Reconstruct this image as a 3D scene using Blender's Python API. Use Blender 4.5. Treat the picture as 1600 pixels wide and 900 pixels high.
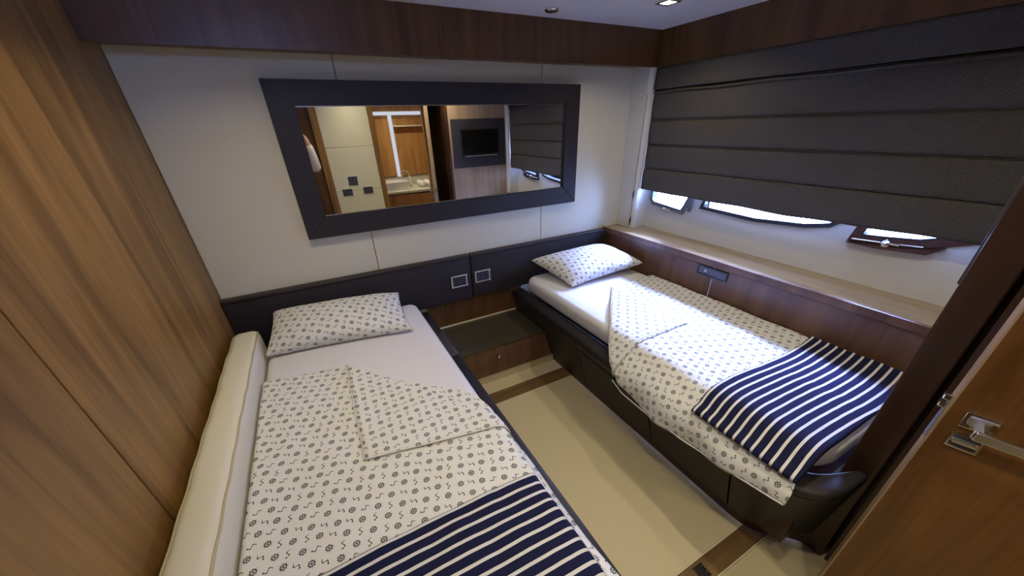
import bpy, bmesh, math, random
from mathutils import Vector, Matrix, noise
import numpy as np
random.seed(7)
for o in list(bpy.data.objects): bpy.data.objects.remove(o, do_unlink=True)
S = bpy.context.scene
COL = S.collection
# ------------------------------------------------------------------ camera
def camera():
    a, b, c, F, PY = .475023428, .511143196, -.0345592168, 553.890441, 505.291109
    f = Vector((math.sin(a)*math.cos(b), math.cos(a)*math.cos(b), -math.sin(b)))
    r = Vector((math.cos(a), -math.sin(a), 0)); u = r.cross(f)
    r2 = r*math.cos(c)+u*math.sin(c); u2 = u*math.cos(c)-r*math.sin(c)
    cam = bpy.data.cameras.new('camera'); o = bpy.data.objects.new('camera', cam)
    m = Matrix((( r2.x, u2.x, -f.x), (r2.y, u2.y, -f.y), (r2.z, u2.z, -f.z))).to_4x4()
    o.matrix_world = Matrix.Translation((.542, -2.1, 1.48)) @ m
    cam.sensor_width = 36; cam.lens = 36*F/1600; cam.shift_y = (PY-450)/1600
    cam.clip_start = .01; cam.clip_end = 200
    COL.objects.link(o); S.camera = o
camera()
# ------------------------------------------------------------------ world, sun, exposure
W = bpy.data.worlds.new('world'); S.world = W; W.use_nodes = True
nt = W.node_tree; nt.nodes.clear()
bg = nt.nodes.new('ShaderNodeBackground'); wo = nt.nodes.new('ShaderNodeOutputWorld')
tc = nt.nodes.new('ShaderNodeTexCoord'); sx = nt.nodes.new('ShaderNodeSeparateXYZ'); cr = nt.nodes.new('ShaderNodeValToRGB')
nt.links.new(tc.outputs['Generated'], sx.inputs[0]); nt.links.new(sx.outputs['Z'], cr.inputs[0])
cr.color_ramp.elements[0].position = 0.0; cr.color_ramp.elements[0].color = (.30, .43, .96, 1)
cr.color_ramp.elements[1].position = .9; cr.color_ramp.elements[1].color = (.26, .40, 1, 1)
nt.links.new(cr.outputs[0], bg.inputs[0]); bg.inputs[1].default_value = 72.0
nt.links.new(bg.outputs[0], wo.inputs[0])
sun = bpy.data.lights.new('sun', 'SUN'); sun.energy = 110; sun.color = (.34, .44, 1.0); sun.angle = math.radians(32)
so = bpy.data.objects.new('sun', sun); COL.objects.link(so); so.location = (6, -1, 5)
so.rotation_euler = Vector((.80, .07, .56)).to_track_quat('Z', 'Y').to_euler()
S.view_settings.view_transform = 'Standard'; S.view_settings.look = 'None'; S.view_settings.gamma = 1
S.view_settings.exposure = 0.0

# ------------------------------------------------------------------ node helpers
class V:
    def __init__(s, nt, sock): s.nt, s.s = nt, sock
    def op(s, kind, *b):
        n = s.nt.nodes.new('ShaderNodeMath'); n.operation = kind
        for i, x in enumerate((s,)+b):
            if isinstance(x, V): s.nt.links.new(x.s, n.inputs[i])
            else: n.inputs[i].default_value = x
        return V(s.nt, n.outputs[0])
    def __add__(s, b): return s.op('ADD', b)
    def __sub__(s, b): return s.op('SUBTRACT', b)
    def __mul__(s, b): return s.op('MULTIPLY', b)
    def __truediv__(s, b): return s.op('DIVIDE', b)
    def lt(s, b): return s.op('LESS_THAN', b)
    def gt(s, b): return s.op('GREATER_THAN', b)
    def abs(s): return s.op('ABSOLUTE')
    def floor(s): return s.op('FLOOR')
    def sin(s): return s.op('SINE')
    def cos(s): return s.op('COSINE')
    def mx(s, b): return s.op('MAXIMUM', b)
def newmat(name, rough=.5, color=(.5, .5, .5), metal=0, spec=.5):
    m = bpy.data.materials.new(name); m.use_nodes = True
    p = m.node_tree.nodes['Principled BSDF']
    p.inputs['Base Color'].default_value = (*color, 1); p.inputs['Roughness'].default_value = rough
    p.inputs['Metallic'].default_value = metal; p.inputs['Specular IOR Level'].default_value = spec
    return m
def N(m, t, **k):
    n = m.node_tree.nodes.new(t)
    for a, b in k.items(): setattr(n, a, b)
    return n
def link(m, a, b): m.node_tree.links.new(a, b)
def bump(m, height, strength=.2, dist=.002):
    b = N(m, 'ShaderNodeBump'); b.inputs['Strength'].default_value = strength; b.inputs['Distance'].default_value = dist
    link(m, height, b.inputs['Height']); link(m, b.outputs[0], m.node_tree.nodes['Principled BSDF'].inputs['Normal'])
def wood(name, dark, light, rough=.35, scale=(14, 14, 1.1), seed=0, spec=.4):
    m = newmat(name, rough, spec=spec); p = m.node_tree.nodes['Principled BSDF']
    t = N(m, 'ShaderNodeTexCoord'); mp = N(m, 'ShaderNodeMapping'); mp.inputs['Scale'].default_value = scale
    mp.inputs['Location'].default_value = (seed, seed*1.7, 0)
    link(m, t.outputs['Object'], mp.inputs[0])
    n1 = N(m, 'ShaderNodeTexNoise'); n1.inputs['Scale'].default_value = 1; n1.inputs['Detail'].default_value = 6; n1.inputs['Distortion'].default_value = .8
    link(m, mp.outputs[0], n1.inputs[0])
    mp2 = N(m, 'ShaderNodeMapping'); mp2.inputs['Scale'].default_value = tuple(s*9 if s > 5 else s*2.5 for s in scale)
    link(m, t.outputs['Object'], mp2.inputs[0])
    n2 = N(m, 'ShaderNodeTexNoise'); n2.inputs['Scale'].default_value = 1; n2.inputs['Detail'].default_value = 3
    link(m, mp2.outputs[0], n2.inputs[0])
    mix = V(m.node_tree, n1.outputs[0])*.75 + V(m.node_tree, n2.outputs[0])*.25
    r = N(m, 'ShaderNodeValToRGB'); link(m, mix.s, r.inputs[0])
    r.color_ramp.elements[0].position = .33; r.color_ramp.elements[0].color = (*dark, 1)
    r.color_ramp.elements[1].position = .68; r.color_ramp.elements[1].color = (*light, 1)
    link(m, r.outputs[0], p.inputs['Base Color']); bump(m, n2.outputs[0], .06, .0006)
    return m
def cloth_noise(m, scale, strength, dist=.002, coord='Object', detail=3):
    t = N(m, 'ShaderNodeTexCoord'); n = N(m, 'ShaderNodeTexNoise')
    n.inputs['Scale'].default_value = scale; n.inputs['Detail'].default_value = detail
    link(m, t.outputs[coord], n.inputs[0]); bump(m, n.outputs[0], strength, dist)
    return n
M = {}
M['wood_wall'] = wood('warm walnut veneer', (.120, .058, .014), (.34, .180, .052), .45)
M['wood_door'] = wood('walnut door veneer', (.100, .042, .010), (.23, .102, .028), .3, (11, 11, 1.3), 3)
M['wood_dark'] = wood('dark walnut veneer', (.054, .023, .006), (.135, .062, .020), .36, seed=5)
M['wood_panel'] = wood('bunk side walnut', (.075, .036, .020), (.170, .088, .050), .3, seed=9)
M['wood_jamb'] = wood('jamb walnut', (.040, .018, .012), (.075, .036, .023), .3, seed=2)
M['wood_pale'] = wood('pale walnut', (.26, .17, .10), (.42, .30, .19), .4, seed=4)
M['ledge'] = wood('ledge top laminate', (.26, .185, .09), (.40, .30, .155), .22, (9, 1.2, 9), 6)
M['wood_bath'] = wood('bathroom walnut', (.28, .13, .045), (.50, .26, .09), .3, seed=8)
M['strip'] = wood('floor strip walnut', (.10, .055, .02), (.19, .115, .045), .4, (2, 12, 12), 1)
def leather(name, col, rough, sc=260, st=.15):
    m = newmat(name, rough, col, spec=.28)
    n = cloth_noise(m, sc, st, .0006); return m
M['cream'] = leather('cream leatherette', (.62, .59, .45), .55)
M['brown'] = leather('dark brown leather', (.026, .022, .023), .5)
M['brown_top'] = leather('dark brown leather piping', (.034, .028, .028), .45)
M['bolster'] = leather('cream bolster fabric', (.66, .62, .47), .8, 30, .3)
M['piping'] = newmat('beige piping', .7, (.45, .38, .22))
M['white'] = newmat('white lacquer', .35, (.78, .78, .78)); 
M['hull'] = leather('hull lining', (.62, .61, .55), .6, 40, .1)
M['ceil'] = newmat('ceiling panel', .35, (.80, .82, .92))  # blue tint stands in for daylight bounced onto the white ceiling
M['chrome'] = newmat('chrome', .12, (.82, .82, .80), 1)
M['rim'] = newmat('polished switch rim', .38, (.85, .85, .85), .6)
M['steel'] = newmat('brushed steel', .3, (.62, .60, .56), 1)
M['black'] = newmat('black plastic', .3, (.012, .012, .014))
M['insert'] = newmat('dark switch insert', .25, (.05, .05, .075))
M['screen'] = newmat('tv screen glass', .12, (.004, .004, .005))
M['tvpanel'] = leather('tv surround leather', (.040, .038, .045), .5)
M['mirror'] = newmat('mirror glass', 0.0, (.93, .94, .93), 1)
M['glassdark'] = newmat('olive glass top', .22, (.052, .045, .030), spec=.6)
M['floor'] = newmat('beige floor', .45, (.52, .44, .27)); cloth_noise(M['floor'], 500, .15, .0005)
M['trim'] = newmat('pale metal edge', .35, (.62, .56, .40))
M['rubber'] = newmat('black window seal', .5, (.02, .02, .025))
M['wframe'] = newmat('grey window frame', .35, (.16, .165, .18), .4)
M['red'] = wood('reddish window frame', (.045, .018, .012), (.10, .042, .026), .3, seed=7)
M['counter'] = newmat('counter stone', .25, (.62, .60, .52))
M['basin'] = newmat('white ceramic', .1, (.85, .85, .85))
M['towel'] = newmat('white towel', .9, (.8, .8, .8))
# window glass
g = bpy.data.materials.new('window glass'); g.use_nodes = True; M['glass'] = g
gn = g.node_tree; gn.nodes.clear()
o_ = gn.nodes.new('ShaderNodeOutputMaterial'); tr = gn.nodes.new('ShaderNodeBsdfTransparent'); gl = gn.nodes.new('ShaderNodeBsdfGlossy')
gl.inputs['Roughness'].default_value = .02; mxn = gn.nodes.new('ShaderNodeMixShader'); fr = gn.nodes.new('ShaderNodeFresnel'); fr.inputs[0].default_value = 1.3
tr.inputs[0].default_value = (.93, .96, 1, 1)
gn.links.new(fr.outputs[0], mxn.inputs[0]); gn.links.new(tr.outputs[0], mxn.inputs[1]); gn.links.new(gl.outputs[0], mxn.inputs[2]); gn.links.new(mxn.outputs[0], o_.inputs[0])
def emis(name, col, st):
    m = newmat(name, .5, (0, 0, 0)); p = m.node_tree.nodes['Principled BSDF']
    p.inputs['Emission Color'].default_value = (*col, 1); p.inputs['Emission Strength'].default_value = st; return m
M['lampglow'] = emis('lamp glow', (1, .93, .78), 14)
M['whiteglow'] = emis('bathroom strip light', (.80, .85, 1), .75)
# white sheet
m = newmat('white cotton sheet', .85, (.66, .65, .67), spec=.2); M['sheet'] = m
cloth_noise(m, 7, .35, .012)
# printed nautical fabric
def printed(name, s=.033, rot=.35, base=(.68, .68, .65)):
    m = newmat(name, .85, spec=.2); nt = m.node_tree; p = nt.nodes['Principled BSDF']
    uv = N(m, 'ShaderNodeUVMap'); sp = N(m, 'ShaderNodeSeparateXYZ'); link(m, uv.outputs[0], sp.inputs[0])
    u = V(nt, sp.outputs[0]); v = V(nt, sp.outputs[1])
    a = u*(math.cos(rot)/s) - v*(math.sin(rot)/s) + 100.; b = u*(math.sin(rot)/s) + v*(math.cos(rot)/s) + 100.
    ca, cb = a.floor(), b.floor()
    cx = N(m, 'ShaderNodeCombineXYZ'); link(m, ca.s, cx.inputs[0]); link(m, cb.s, cx.inputs[1])
    wn = N(m, 'ShaderNodeTexWhiteNoise', noise_dimensions='2D'); link(m, cx.outputs[0], wn.inputs['Vector'])
    sc = N(m, 'ShaderNodeSeparateColor'); link(m, wn.outputs['Color'], sc.inputs[0])
    r1, r2, r3 = [V(nt, sc.outputs[i]) for i in range(3)]
    x = a-ca-.5-(r1-.5)*.16; y = b-cb-.5-(r2-.5)*.16
    par = (ca+cb).op('MODULO', 2.).gt(.5)
    rad = (x*x+y*y).op('SQRT'); th = y.op('ARCTAN2', x)+rot
    wheel = (rad-.21).abs().lt(.045).mx(rad.lt(.075)).mx(((th*4).sin().abs()*rad).lt(.055)*rad.lt(.36))
    an = (r3*3.0).floor()*1.05+.35
    xr = x*an.cos()-y*an.sin(); yr = x*an.sin()+y*an.cos()
    sq = (yr-(xr*12.).sin()*.12).abs().lt(.048)*xr.abs().lt(.32)
    sq = sq.mx((((xr-.30)*(xr-.30)+(yr+.05)*(yr+.05)).op('SQRT')).lt(.07))
    mask = wheel*par.op('SUBTRACT', 0.)+sq*(par*-1.+1.)
    mask = mask.op('MINIMUM', 1.)
    mi = N(m, 'ShaderNodeMix', data_type='RGBA'); link(m, mask.s, mi.inputs[0])
    mi.inputs[6].default_value = (*base, 1); mi.inputs[7].default_value = (.050, .053, .060, 1)
    link(m, mi.outputs[2], p.inputs['Base Color'])
    cloth_noise(m, 9, .25, .008)
    return m
M['print'] = printed('white cotton with wheels and ropes print')
# striped blanket: stripes run across, v in metres
def striped(name, period=.031, w=.0085):
    m = newmat(name, .95, spec=.1); nt = m.node_tree; p = nt.nodes['Principled BSDF']
    uv = N(m, 'ShaderNodeUVMap'); sp = N(m, 'ShaderNodeSeparateXYZ'); link(m, uv.outputs[0], sp.inputs[0])
    v = V(nt, sp.outputs[1])
    f = (v/period).op('FRACT'); mask = f.lt(w/period)
    mi = N(m, 'ShaderNodeMix', data_type='RGBA'); link(m, mask.s, mi.inputs[0])
    mi.inputs[6].default_value = (.013, .014, .046, 1); mi.inputs[7].default_value = (.62, .61, .60, 1)
    link(m, mi.outputs[2], p.inputs['Base Color']); cloth_noise(m, 450, .5, .001)
    return m
M['stripe'] = striped('navy knit with white stripes')
# blind fabric
m = newmat('charcoal ribbed blind fabric', .8, spec=.25); M['blind'] = m; nt_ = m.node_tree
t = N(m, 'ShaderNodeTexCoord'); sp = N(m, 'ShaderNodeSeparateXYZ'); link(m, t.outputs['Object'], sp.inputs[0])
rib = ((V(nt_, sp.outputs[1])*1100.).sin()*.5+.5)
nn = N(m, 'ShaderNodeTexNoise'); nn.inputs['Scale'].default_value = 220; link(m, t.outputs['Object'], nn.inputs[0])
mixv = rib*.55+V(nt_, nn.outputs[0])*.6
r = N(m, 'ShaderNodeValToRGB'); link(m, mixv.s, r.inputs[0]); r.color_ramp.elements[0].position = .3; r.color_ramp.elements[1].position = .9
r.color_ramp.elements[0].color = (.032, .029, .0245, 1); r.color_ramp.elements[1].color = (.118, .106, .088, 1)
link(m, r.outputs[0], m.node_tree.nodes['Principled BSDF'].inputs['Base Color']); bump(m, rib.s, .4, .001)

# ------------------------------------------------------------------ mesh helpers
def wloc(o):
    v = Vector((0, 0, 0))
    while o: v += o.location; o = o.parent
    return v
def obj(name, bm, mat, parent=None, smooth=False, uvs=None):
    me = bpy.data.meshes.new(name)
    if parent is not None: bmesh.ops.translate(bm, verts=bm.verts, vec=-wloc(parent))
    bm.normal_update(); bm.to_mesh(me); bm.free()
    if smooth:
        for f in me.polygons: f.use_smooth = True
    me.materials.append(M[mat] if isinstance(mat, str) else mat)
    o = bpy.data.objects.new(name, me); COL.objects.link(o)
    if parent is not None: o.parent = parent
    return o
def tag(o, label, cat, group=None, kind=None):
    if label: o['label'] = label
    if cat: o['category'] = cat
    if group: o['group'] = group
    if kind: o['kind'] = kind
    return o
def thing(name, loc, label, cat, group=None):
    o = bpy.data.objects.new(name, None); o.location = loc; o.empty_display_size = .05
    COL.objects.link(o); return tag(o, label, cat, group)
def box(bm, x0, x1, y0, y1, z0, z1, bev=0, seg=2):
    r = bmesh.ops.create_cube(bm, size=1); vs = r['verts']
    for v in vs: v.co = Vector((x0+(v.co.x+.5)*(x1-x0), y0+(v.co.y+.5)*(y1-y0), z0+(v.co.z+.5)*(z1-z0)))
    if bev:
        es = {e for v in vs for e in v.link_edges}
        bmesh.ops.bevel(bm, geom=list(es), offset=bev, segments=seg, affect='EDGES', profile=.5)
    return bm
def B(*a, bev=0, seg=2): return box(bmesh.new(), *a, bev=bev, seg=seg)
def struct(name, bm, mat, smooth=False, label=None, cat=None):
    o = obj(name, bm, mat, None, smooth); o['kind'] = 'structure'
    if label: o['label'] = label
    if cat: o['category'] = cat
    return o
def prism(bm, pts, axis, a0, a1):
    """polygon (2D) extruded along axis 0/1/2"""
    def P(p, a):
        if axis == 0: return Vector((a, p[0], p[1]))
        if axis == 1: return Vector((p[0], a, p[1]))
        return Vector((p[0], p[1], a))
    A = [bm.verts.new(P(p, a0)) for p in pts]; Bv = [bm.verts.new(P(p, a1)) for p in pts]
    bm.faces.new(A); bm.faces.new(list(reversed(Bv)))
    n = len(pts)
    for i in range(n): bm.faces.new([A[(i+1) % n], A[i], Bv[i], Bv[(i+1) % n]])
    bmesh.ops.recalc_face_normals(bm, faces=bm.faces[:])
    return bm
def tube(bm, pts, r, n=8, cap=True):
    pts = [Vector(p) for p in pts]; rings = []
    rr = r if isinstance(r, (list, tuple)) else [r]*len(pts)
    up = None
    for i, p in enumerate(pts):
        d = (pts[min(i+1, len(pts)-1)]-pts[max(i-1, 0)]).normalized()
        if up is None: up = d.orthogonal().normalized()
        up = (up-d*up.dot(d)).normalized(); s = d.cross(up)
        rings.append([bm.verts.new(p+(up*math.cos(k*2*math.pi/n)+s*math.sin(k*2*math.pi/n))*rr[i]) for k in range(n)])
    for a, b in zip(rings, rings[1:]):
        for k in range(n): bm.faces.new([a[k], a[(k+1) % n], b[(k+1) % n], b[k]])
    if cap: bm.faces.new(list(reversed(rings[0]))); bm.faces.new(rings[-1])
    bmesh.ops.recalc_face_normals(bm, faces=bm.faces[:])
    return bm
def lathe(bm, prof, c, n=20, axis='z', yaw=0):
    """profile [(r,h)] about a vertical axis at c"""
    rings = []
    for (r, h) in prof:
        ring = []
        for k in range(n):
            t = 2*math.pi*k/n
            if axis == 'z': p = Vector((r*math.cos(t), r*math.sin(t), h))
            elif axis == 'y': p = Vector((r*math.cos(t), h, r*math.sin(t)))
            else: p = Vector((h, r*math.cos(t), r*math.sin(t)))
            ring.append(bm.verts.new(p+Vector(c)))
        rings.append(ring)
    for a, b in zip(rings, rings[1:]):
        for k in range(n): bm.faces.new([a[k], a[(k+1) % n], b[(k+1) % n], b[k]])
    bm.faces.new(rings[0]); bm.faces.new(rings[-1])
    bmesh.ops.recalc_face_normals(bm, faces=bm.faces[:])
    return bm
def grid_obj(name, fn, nu, nv, mat, parent=None, thick=0, uvfn=None):
    """fn(i/nu, j/nv) -> (Vector, (u,v))"""
    bm = bmesh.new(); uvl = bm.loops.layers.uv.new('UVMap'); vs = []; uvs = {}
    for j in range(nv+1):
        row = []
        for i in range(nu+1):
            p, uv = fn(i/nu, j/nv); v = bm.verts.new(p); uvs[v] = uv; row.append(v)
        vs.append(row)
    for j in range(nv):
        for i in range(nu):
            f = bm.faces.new([vs[j][i], vs[j][i+1], vs[j+1][i+1], vs[j+1][i]])
            for l in f.loops: l[uvl].uv = uvs[l.vert]
    bmesh.ops.recalc_face_normals(bm, faces=bm.faces[:])
    if sum(f.normal.z for f in bm.faces) < 0: bmesh.ops.reverse_faces(bm, faces=bm.faces[:])
    o = obj(name, bm, mat, parent, True)
    if thick:
        s = o.modifiers.new('thick', 'SOLIDIFY'); s.thickness = thick; s.offset = -1
    return o
def prs(pts, y0, y1): return prism(bmesh.new(), pts, 1, y0, y1)
def nz(x, y, z=0, s=1): return noise.noise(Vector((x*s, y*s, z)))

# ------------------------------------------------------------------ setting
ZC = 1.94; YF = -2.70; XR = 2.70
fl = struct('floor', B(-.05, 2.8, -3.9, .05, -.06, -.004), 'floor', label='beige cabin floor crossed by walnut strips')
for (x0, x1, y0, y1) in ((.6, 2.0, -.484, -.30), (.6, 2.0, -1.755, -.592), (.6, 2.0, -2.68, -1.838)):
    obj('floor_panel', B(x0, x1, y0, y1, -.006, 0, bev=.0015), 'floor', fl)
for (y0, y1) in ((-.590, -.486), (-1.832, -1.761)):
    s = obj('wood_strip', B(.6, 2.0, y0, y1, -.006, .0005), 'strip', fl)
for y in (-1.835, -1.758, -.591):
    obj('metal_edge', B(.6, 2.0, y-.0022, y+.0022, -.006, .0018), 'trim', fl)
# recessed floor latch
t = thing('floor_latch', (1.46, -1.797, 0), 'small black and chrome lifting latch in the walnut floor strip', 'latch')
obj('plate', B(1.437, 1.483, -1.818, -1.776, .0005, .003, bev=.001), 'black', t)
for y in (-1.819, -1.775): obj('chrome_rim', B(1.437, 1.483, y-.0015, y+.0015, .0005, .0045), 'chrome', t)
obj('ring_pull', tube(bmesh.new(), [(1.447, -1.805, .005), (1.47, -1.81, .006), (1.477, -1.797, .006), (1.47, -1.785, .006), (1.447, -1.79, .005)], .0015, 6), 'chrome', t)

struct('ceiling', B(-.05, 2.9, -2.75, .05, ZC, ZC+.05), 'ceil', label='white ceiling panel, coloured bluish for daylight')
# left wall: veneer panels with thin gaps
wl = struct('wall_left', B(-.08, -.012, -2.75, .05, 0, ZC), 'wood_jamb', label='walnut veneered wall left of the bed')
for y0, y1 in ((-.3585, .0), (-1.172, -.3612), (-1.98, -1.1765), (-2.70, -1.984)):
    obj('panel', B(-.012, 0, y0, y1, 0, ZC, bev=.0012, seg=1), 'wood_wall', wl)
# back wall: cream leather panels
wb = struct('wall_back', B(-.08, 2.9, .012, .06, 0, ZC), 'wood_jamb', label='cream upholstered wall behind the mirror')
for x0, x1 in ((0, .7635), (.7665, 1.8715), (1.8745, 2.70)):
    obj('panel', B(x0, x1, 0, .012, .30, ZC, bev=.004, seg=3), 'cream', wb)
# fascias under the ceiling
f1 = struct('trim_1', B(0, 1.238, -.172, -.15, 1.76, ZC), 'wood_dark', label='dark walnut pelmet above the mirror wall')
obj('board', B(1.240, 2.60, -.172, -.15, 1.76, ZC), 'wood_dark', f1)
obj('soffit', B(0, 2.60, -.15, -.001, 1.775, 1.785), 'wood_dark', f1)
f2 = struct('trim_2', B(2.60, 2.62, -1.90, -.15, 1.76, ZC), 'wood_dark', label='dark walnut pelmet above the blind')
obj('soffit', B(2.62, 2.76, -1.90, -.15, 1.765, 1.775), 'wood_dark', f2)
# corner posts
def post(name, y0, y1, sgn):
    bm = bmesh.new(); pts = [(2.57, y0)]
    yy = y1; r = .03
    for k in range(7):
        a = math.pi/2*k/6
        pts.append((2.57+r-r*math.cos(a), yy-sgn*(r-r*math.sin(a))))
    pts += [(XR+.02, yy), (XR+.02, y0)]
    prism(bm, pts, 2, .776, 1.775)
    return struct(name, bm, 'hull', label='cream corner post beside the blind' if sgn < 0 else None)
post('trim_3', -.001, -.165, -1); post('trim_4', -1.905, -1.865, 1)

# hull wall with three windows
def clip_hole_wall(name, mat):
    """wall x=XR..XR+.05 in (y,z) with three polygonal holes, made by boolean"""
    o = obj(name, B(XR, XR+.05, -1.96, .05, .70, ZC), mat); o['kind'] = 'structure'; o['label'] = 'pale hull lining under the blind with three slanted windows'
    return o
W1 = [(-.205, .985), (-.225, .958), (-.47, .935), (-.68, 1.42), (-.22, 1.42)]
W2 = [(-.612, .985), (-.95, .972), (-1.20, .990), (-1.30, 1.012), (-1.36, 1.06), (-1.44, 1.42), (-.75, 1.42)]
W3 = [(-1.425, .990), (-1.52, .998), (-1.62, 1.010), (-1.76, 1.06), (-1.86, 1.16), (-1.86, 1.42), (-1.52, 1.42)]  # upper part behind the blind widened so daylight reaches the blanket
hull = clip_hole_wall('wall_right', 'hull')
cutters = []
for w in (W1, W2, W3):
    c = obj('cut', prism(bmesh.new(), w, 0, XR-.05, XR+.1), 'hull'); cutters.append(c)
    md = hull.modifiers.new('b', 'BOOLEAN'); md.operation = 'DIFFERENCE'; md.object = c; md.solver = 'EXACT'
dg = bpy.context.evaluated_depsgraph_get(); dg.update()
me = bpy.data.meshes.new_from_object(hull.evaluated_get(dg)); hull.modifiers.clear(); hull.data = me
for c in cutters: bpy.data.objects.remove(c, do_unlink=True)
def offset_poly(pts, d):
    n = len(pts); c = Vector((sum(p[0] for p in pts)/n, sum(p[1] for p in pts)/n)); out = []
    area = sum(pts[i][0]*pts[(i+1) % n][1]-pts[(i+1) % n][0]*pts[i][1] for i in range(n)); sg = 1 if area > 0 else -1
    for i in range(n):
        p0, p1, p2 = Vector(pts[i-1]), Vector(pts[i]), Vector(pts[(i+1) % n])
        e1 = (p1-p0).normalized(); e2 = (p2-p1).normalized()
        n1 = Vector((e1.y, -e1.x))*sg; n2 = Vector((e2.y, -e2.x))*sg
        b = (n1+n2); b = b/max(.35, b.length_squared/2) if b.length > 0 else n1
        q = p1+b*d*1.0; out.append((q.x, q.y))
    return out
def frame(pts, din, dout, x0, x1):
    bm = bmesh.new(); A = offset_poly(pts, din); Bp = offset_poly(pts, dout); n = len(pts)
    L = [[bm.verts.new((x, p[0], p[1])) for p in P] for x in (x0, x1) for P in (A, Bp)]
    for i in range(n):
        j = (i+1) % n
        bm.faces.new([L[0][i], L[0][j], L[1][j], L[1][i]]); bm.faces.new([L[2][i], L[2][j], L[3][j], L[3][i]])
        bm.faces.new([L[0][i], L[0][j], L[2][j], L[2][i]]); bm.faces.new([L[1][i], L[1][j], L[3][j], L[3][i]])
    bmesh.ops.recalc_face_normals(bm, faces=bm.faces[:]); return bm
def latch(y, z, parent, s=1):
    l = obj('window_latch', lathe(bmesh.new(), [(.0, 0), (.012*s, 0), (.014*s, -.006), (.012*s, -.016*s), (0, -.018*s)], (XR-.012, y, z), 14, 'x'), 'chrome', parent, True)
    obj('latch_arm', B(XR-.024, XR-.014, y-.035*s, y+.002, z-.004, z+.006, bev=.002), 'chrome', l)
def window(name, pts, fm, wide, tilt=0, lab=''):
    w = obj(name, frame(pts, -.004, wide, XR-.012, XR+.03), fm); w['kind'] = 'structure'; w['label'] = lab
    obj('seal', frame(pts, -.009, -.002, XR-.015, XR+.03), 'rubber', w)
    obj('pane', prism(bmesh.new(), offset_poly(pts, -.003), 0, XR+.024, XR+.028), 'glass', w)
    return w
w1 = window('window_1', W1, 'wframe', .018, lab='small grey-framed hinged window at the head of the far bed')
latch(-.335, .932, w1, .9); latch(-.37, .928, w1, .6)
obj('stay', B(XR-.03, XR-.012, -.545, -.525, .945, 1.12, bev=.003), 'wframe', w1)
w2 = window('window_2', W2, 'rubber', .012, lab='long black-sealed window in the middle of the hull')
obj('inner_clip', B(XR-.02, XR-.006, -.668, -.652, .99, 1.06, bev=.002), 'steel', w2)
w3 = window('window_3', W3, 'red', .030, lab='reddish wood-framed window nearest the door with a round latch')
latch(-1.525, .980, w3, 1.3)
obj('bead', tube(bmesh.new(), [(XR-.016, -1.405, .972), (XR-.018, -1.52, .980), (XR-.018, -1.64, .990)], .003, 6), 'chrome', w3)
obj('wedge', prism(bmesh.new(), [(-1.39, .955), (-1.60, .972), (-1.70, 1.0), (-1.66, .965), (-1.5, .952)], 0, XR-.03, XR-.002), 'red', w3)

# TV wall, jamb, entry wall, alcove
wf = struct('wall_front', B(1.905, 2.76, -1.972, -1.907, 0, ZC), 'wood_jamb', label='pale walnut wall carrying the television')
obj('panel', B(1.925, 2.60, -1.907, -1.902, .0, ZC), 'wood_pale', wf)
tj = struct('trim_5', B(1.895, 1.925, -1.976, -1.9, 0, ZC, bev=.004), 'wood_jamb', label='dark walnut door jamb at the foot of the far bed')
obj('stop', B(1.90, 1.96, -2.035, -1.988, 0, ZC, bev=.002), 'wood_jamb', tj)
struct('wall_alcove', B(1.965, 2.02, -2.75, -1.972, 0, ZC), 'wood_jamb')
we = struct('wall_entry', B(.77, 1.285, YF-.06, YF-.006, 0, ZC), 'cream', label='cream panelled wall behind the camera')
for z0, z1 in ((.0, .858), (.862, 1.312), (1.316, ZC)):
    obj('panel', B(.772, 1.28, YF-.006, YF, z0, z1, bev=.003), 'cream', we)
struct('wall_entry_right', B(1.955, 2.1, YF-.06, YF, 0, ZC), 'wood_dark')
tf = struct('trim_6', B(1.283, 1.338, YF-.07, YF+.012, 0, 1.76, bev=.003), 'wood_wall', label='walnut frame of the bathroom doorway')
obj('post', B(1.895, 1.955, YF-.07, YF+.005, 0, 1.76, bev=.003), 'wood_wall', tf)
obj('head', B(1.283, 1.955, YF-.07, YF+.012, 1.70, 1.76, bev=.003), 'wood_wall', tf)
struct('wall_entry_top', B(1.283, 2.0, YF-.06, YF-.01, 1.76, ZC), 'wood_wall')
d2 = struct('door_2', B(-.0, .70, YF-.045, YF-.008, 0, ZC-.05, bev=.002), 'wood_dark', label='dark walnut cabin door behind the camera')
obj('door_frame', B(.70, .77, YF-.06, YF+.015, 0, ZC, bev=.003), 'wood_wall', d2)
# cabin door leaf (open, right of view)
H = Vector((1.905, -2.685, 0)); E0 = Vector((1.722, -2.020, 0)); dd = (E0-H); L = dd.length; dd.normalize(); nn_ = Vector((-dd.y, dd.x, 0))
if nn_.x > 0: nn_ = -nn_
def DP(a, o, z): return H+dd*a+nn_*o+Vector((0, 0, z))    # a along leaf from hinge, o out of the visible face
def dbox(a0, a1, o0, o1, z0, z1, bev=0):
    bm = B(a0, a1, o0, o1, z0, z1, bev=bev)
    for v in bm.verts: v.co = DP(v.co.x, v.co.y, v.co.z)
    bmesh.ops.recalc_face_normals(bm, faces=bm.faces[:]); return bm
d1 = obj('door_1', dbox(0, L-.004, -.036, 0, .01, 1.90, .001), 'wood_door'); d1['kind'] = 'structure'; d1['label'] = 'walnut door leaf standing open with chrome handles'
obj('edge_strip', dbox(L-.004, L, -.037, .0008, .01, 1.90), 'wood_pale', d1)
lp = obj('lever_plate', dbox(L-.080, L-.028, 0, .006, .838, .880, .0015), 'chrome', d1)
obj('lever', dbox(L-.29, L-.050, .032, .042, .834, .856, .002), 'steel', lp)
obj('lever_neck', dbox(L-.062, L-.046, .004, .040, .838, .856, .002), 'chrome', lp)
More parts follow.
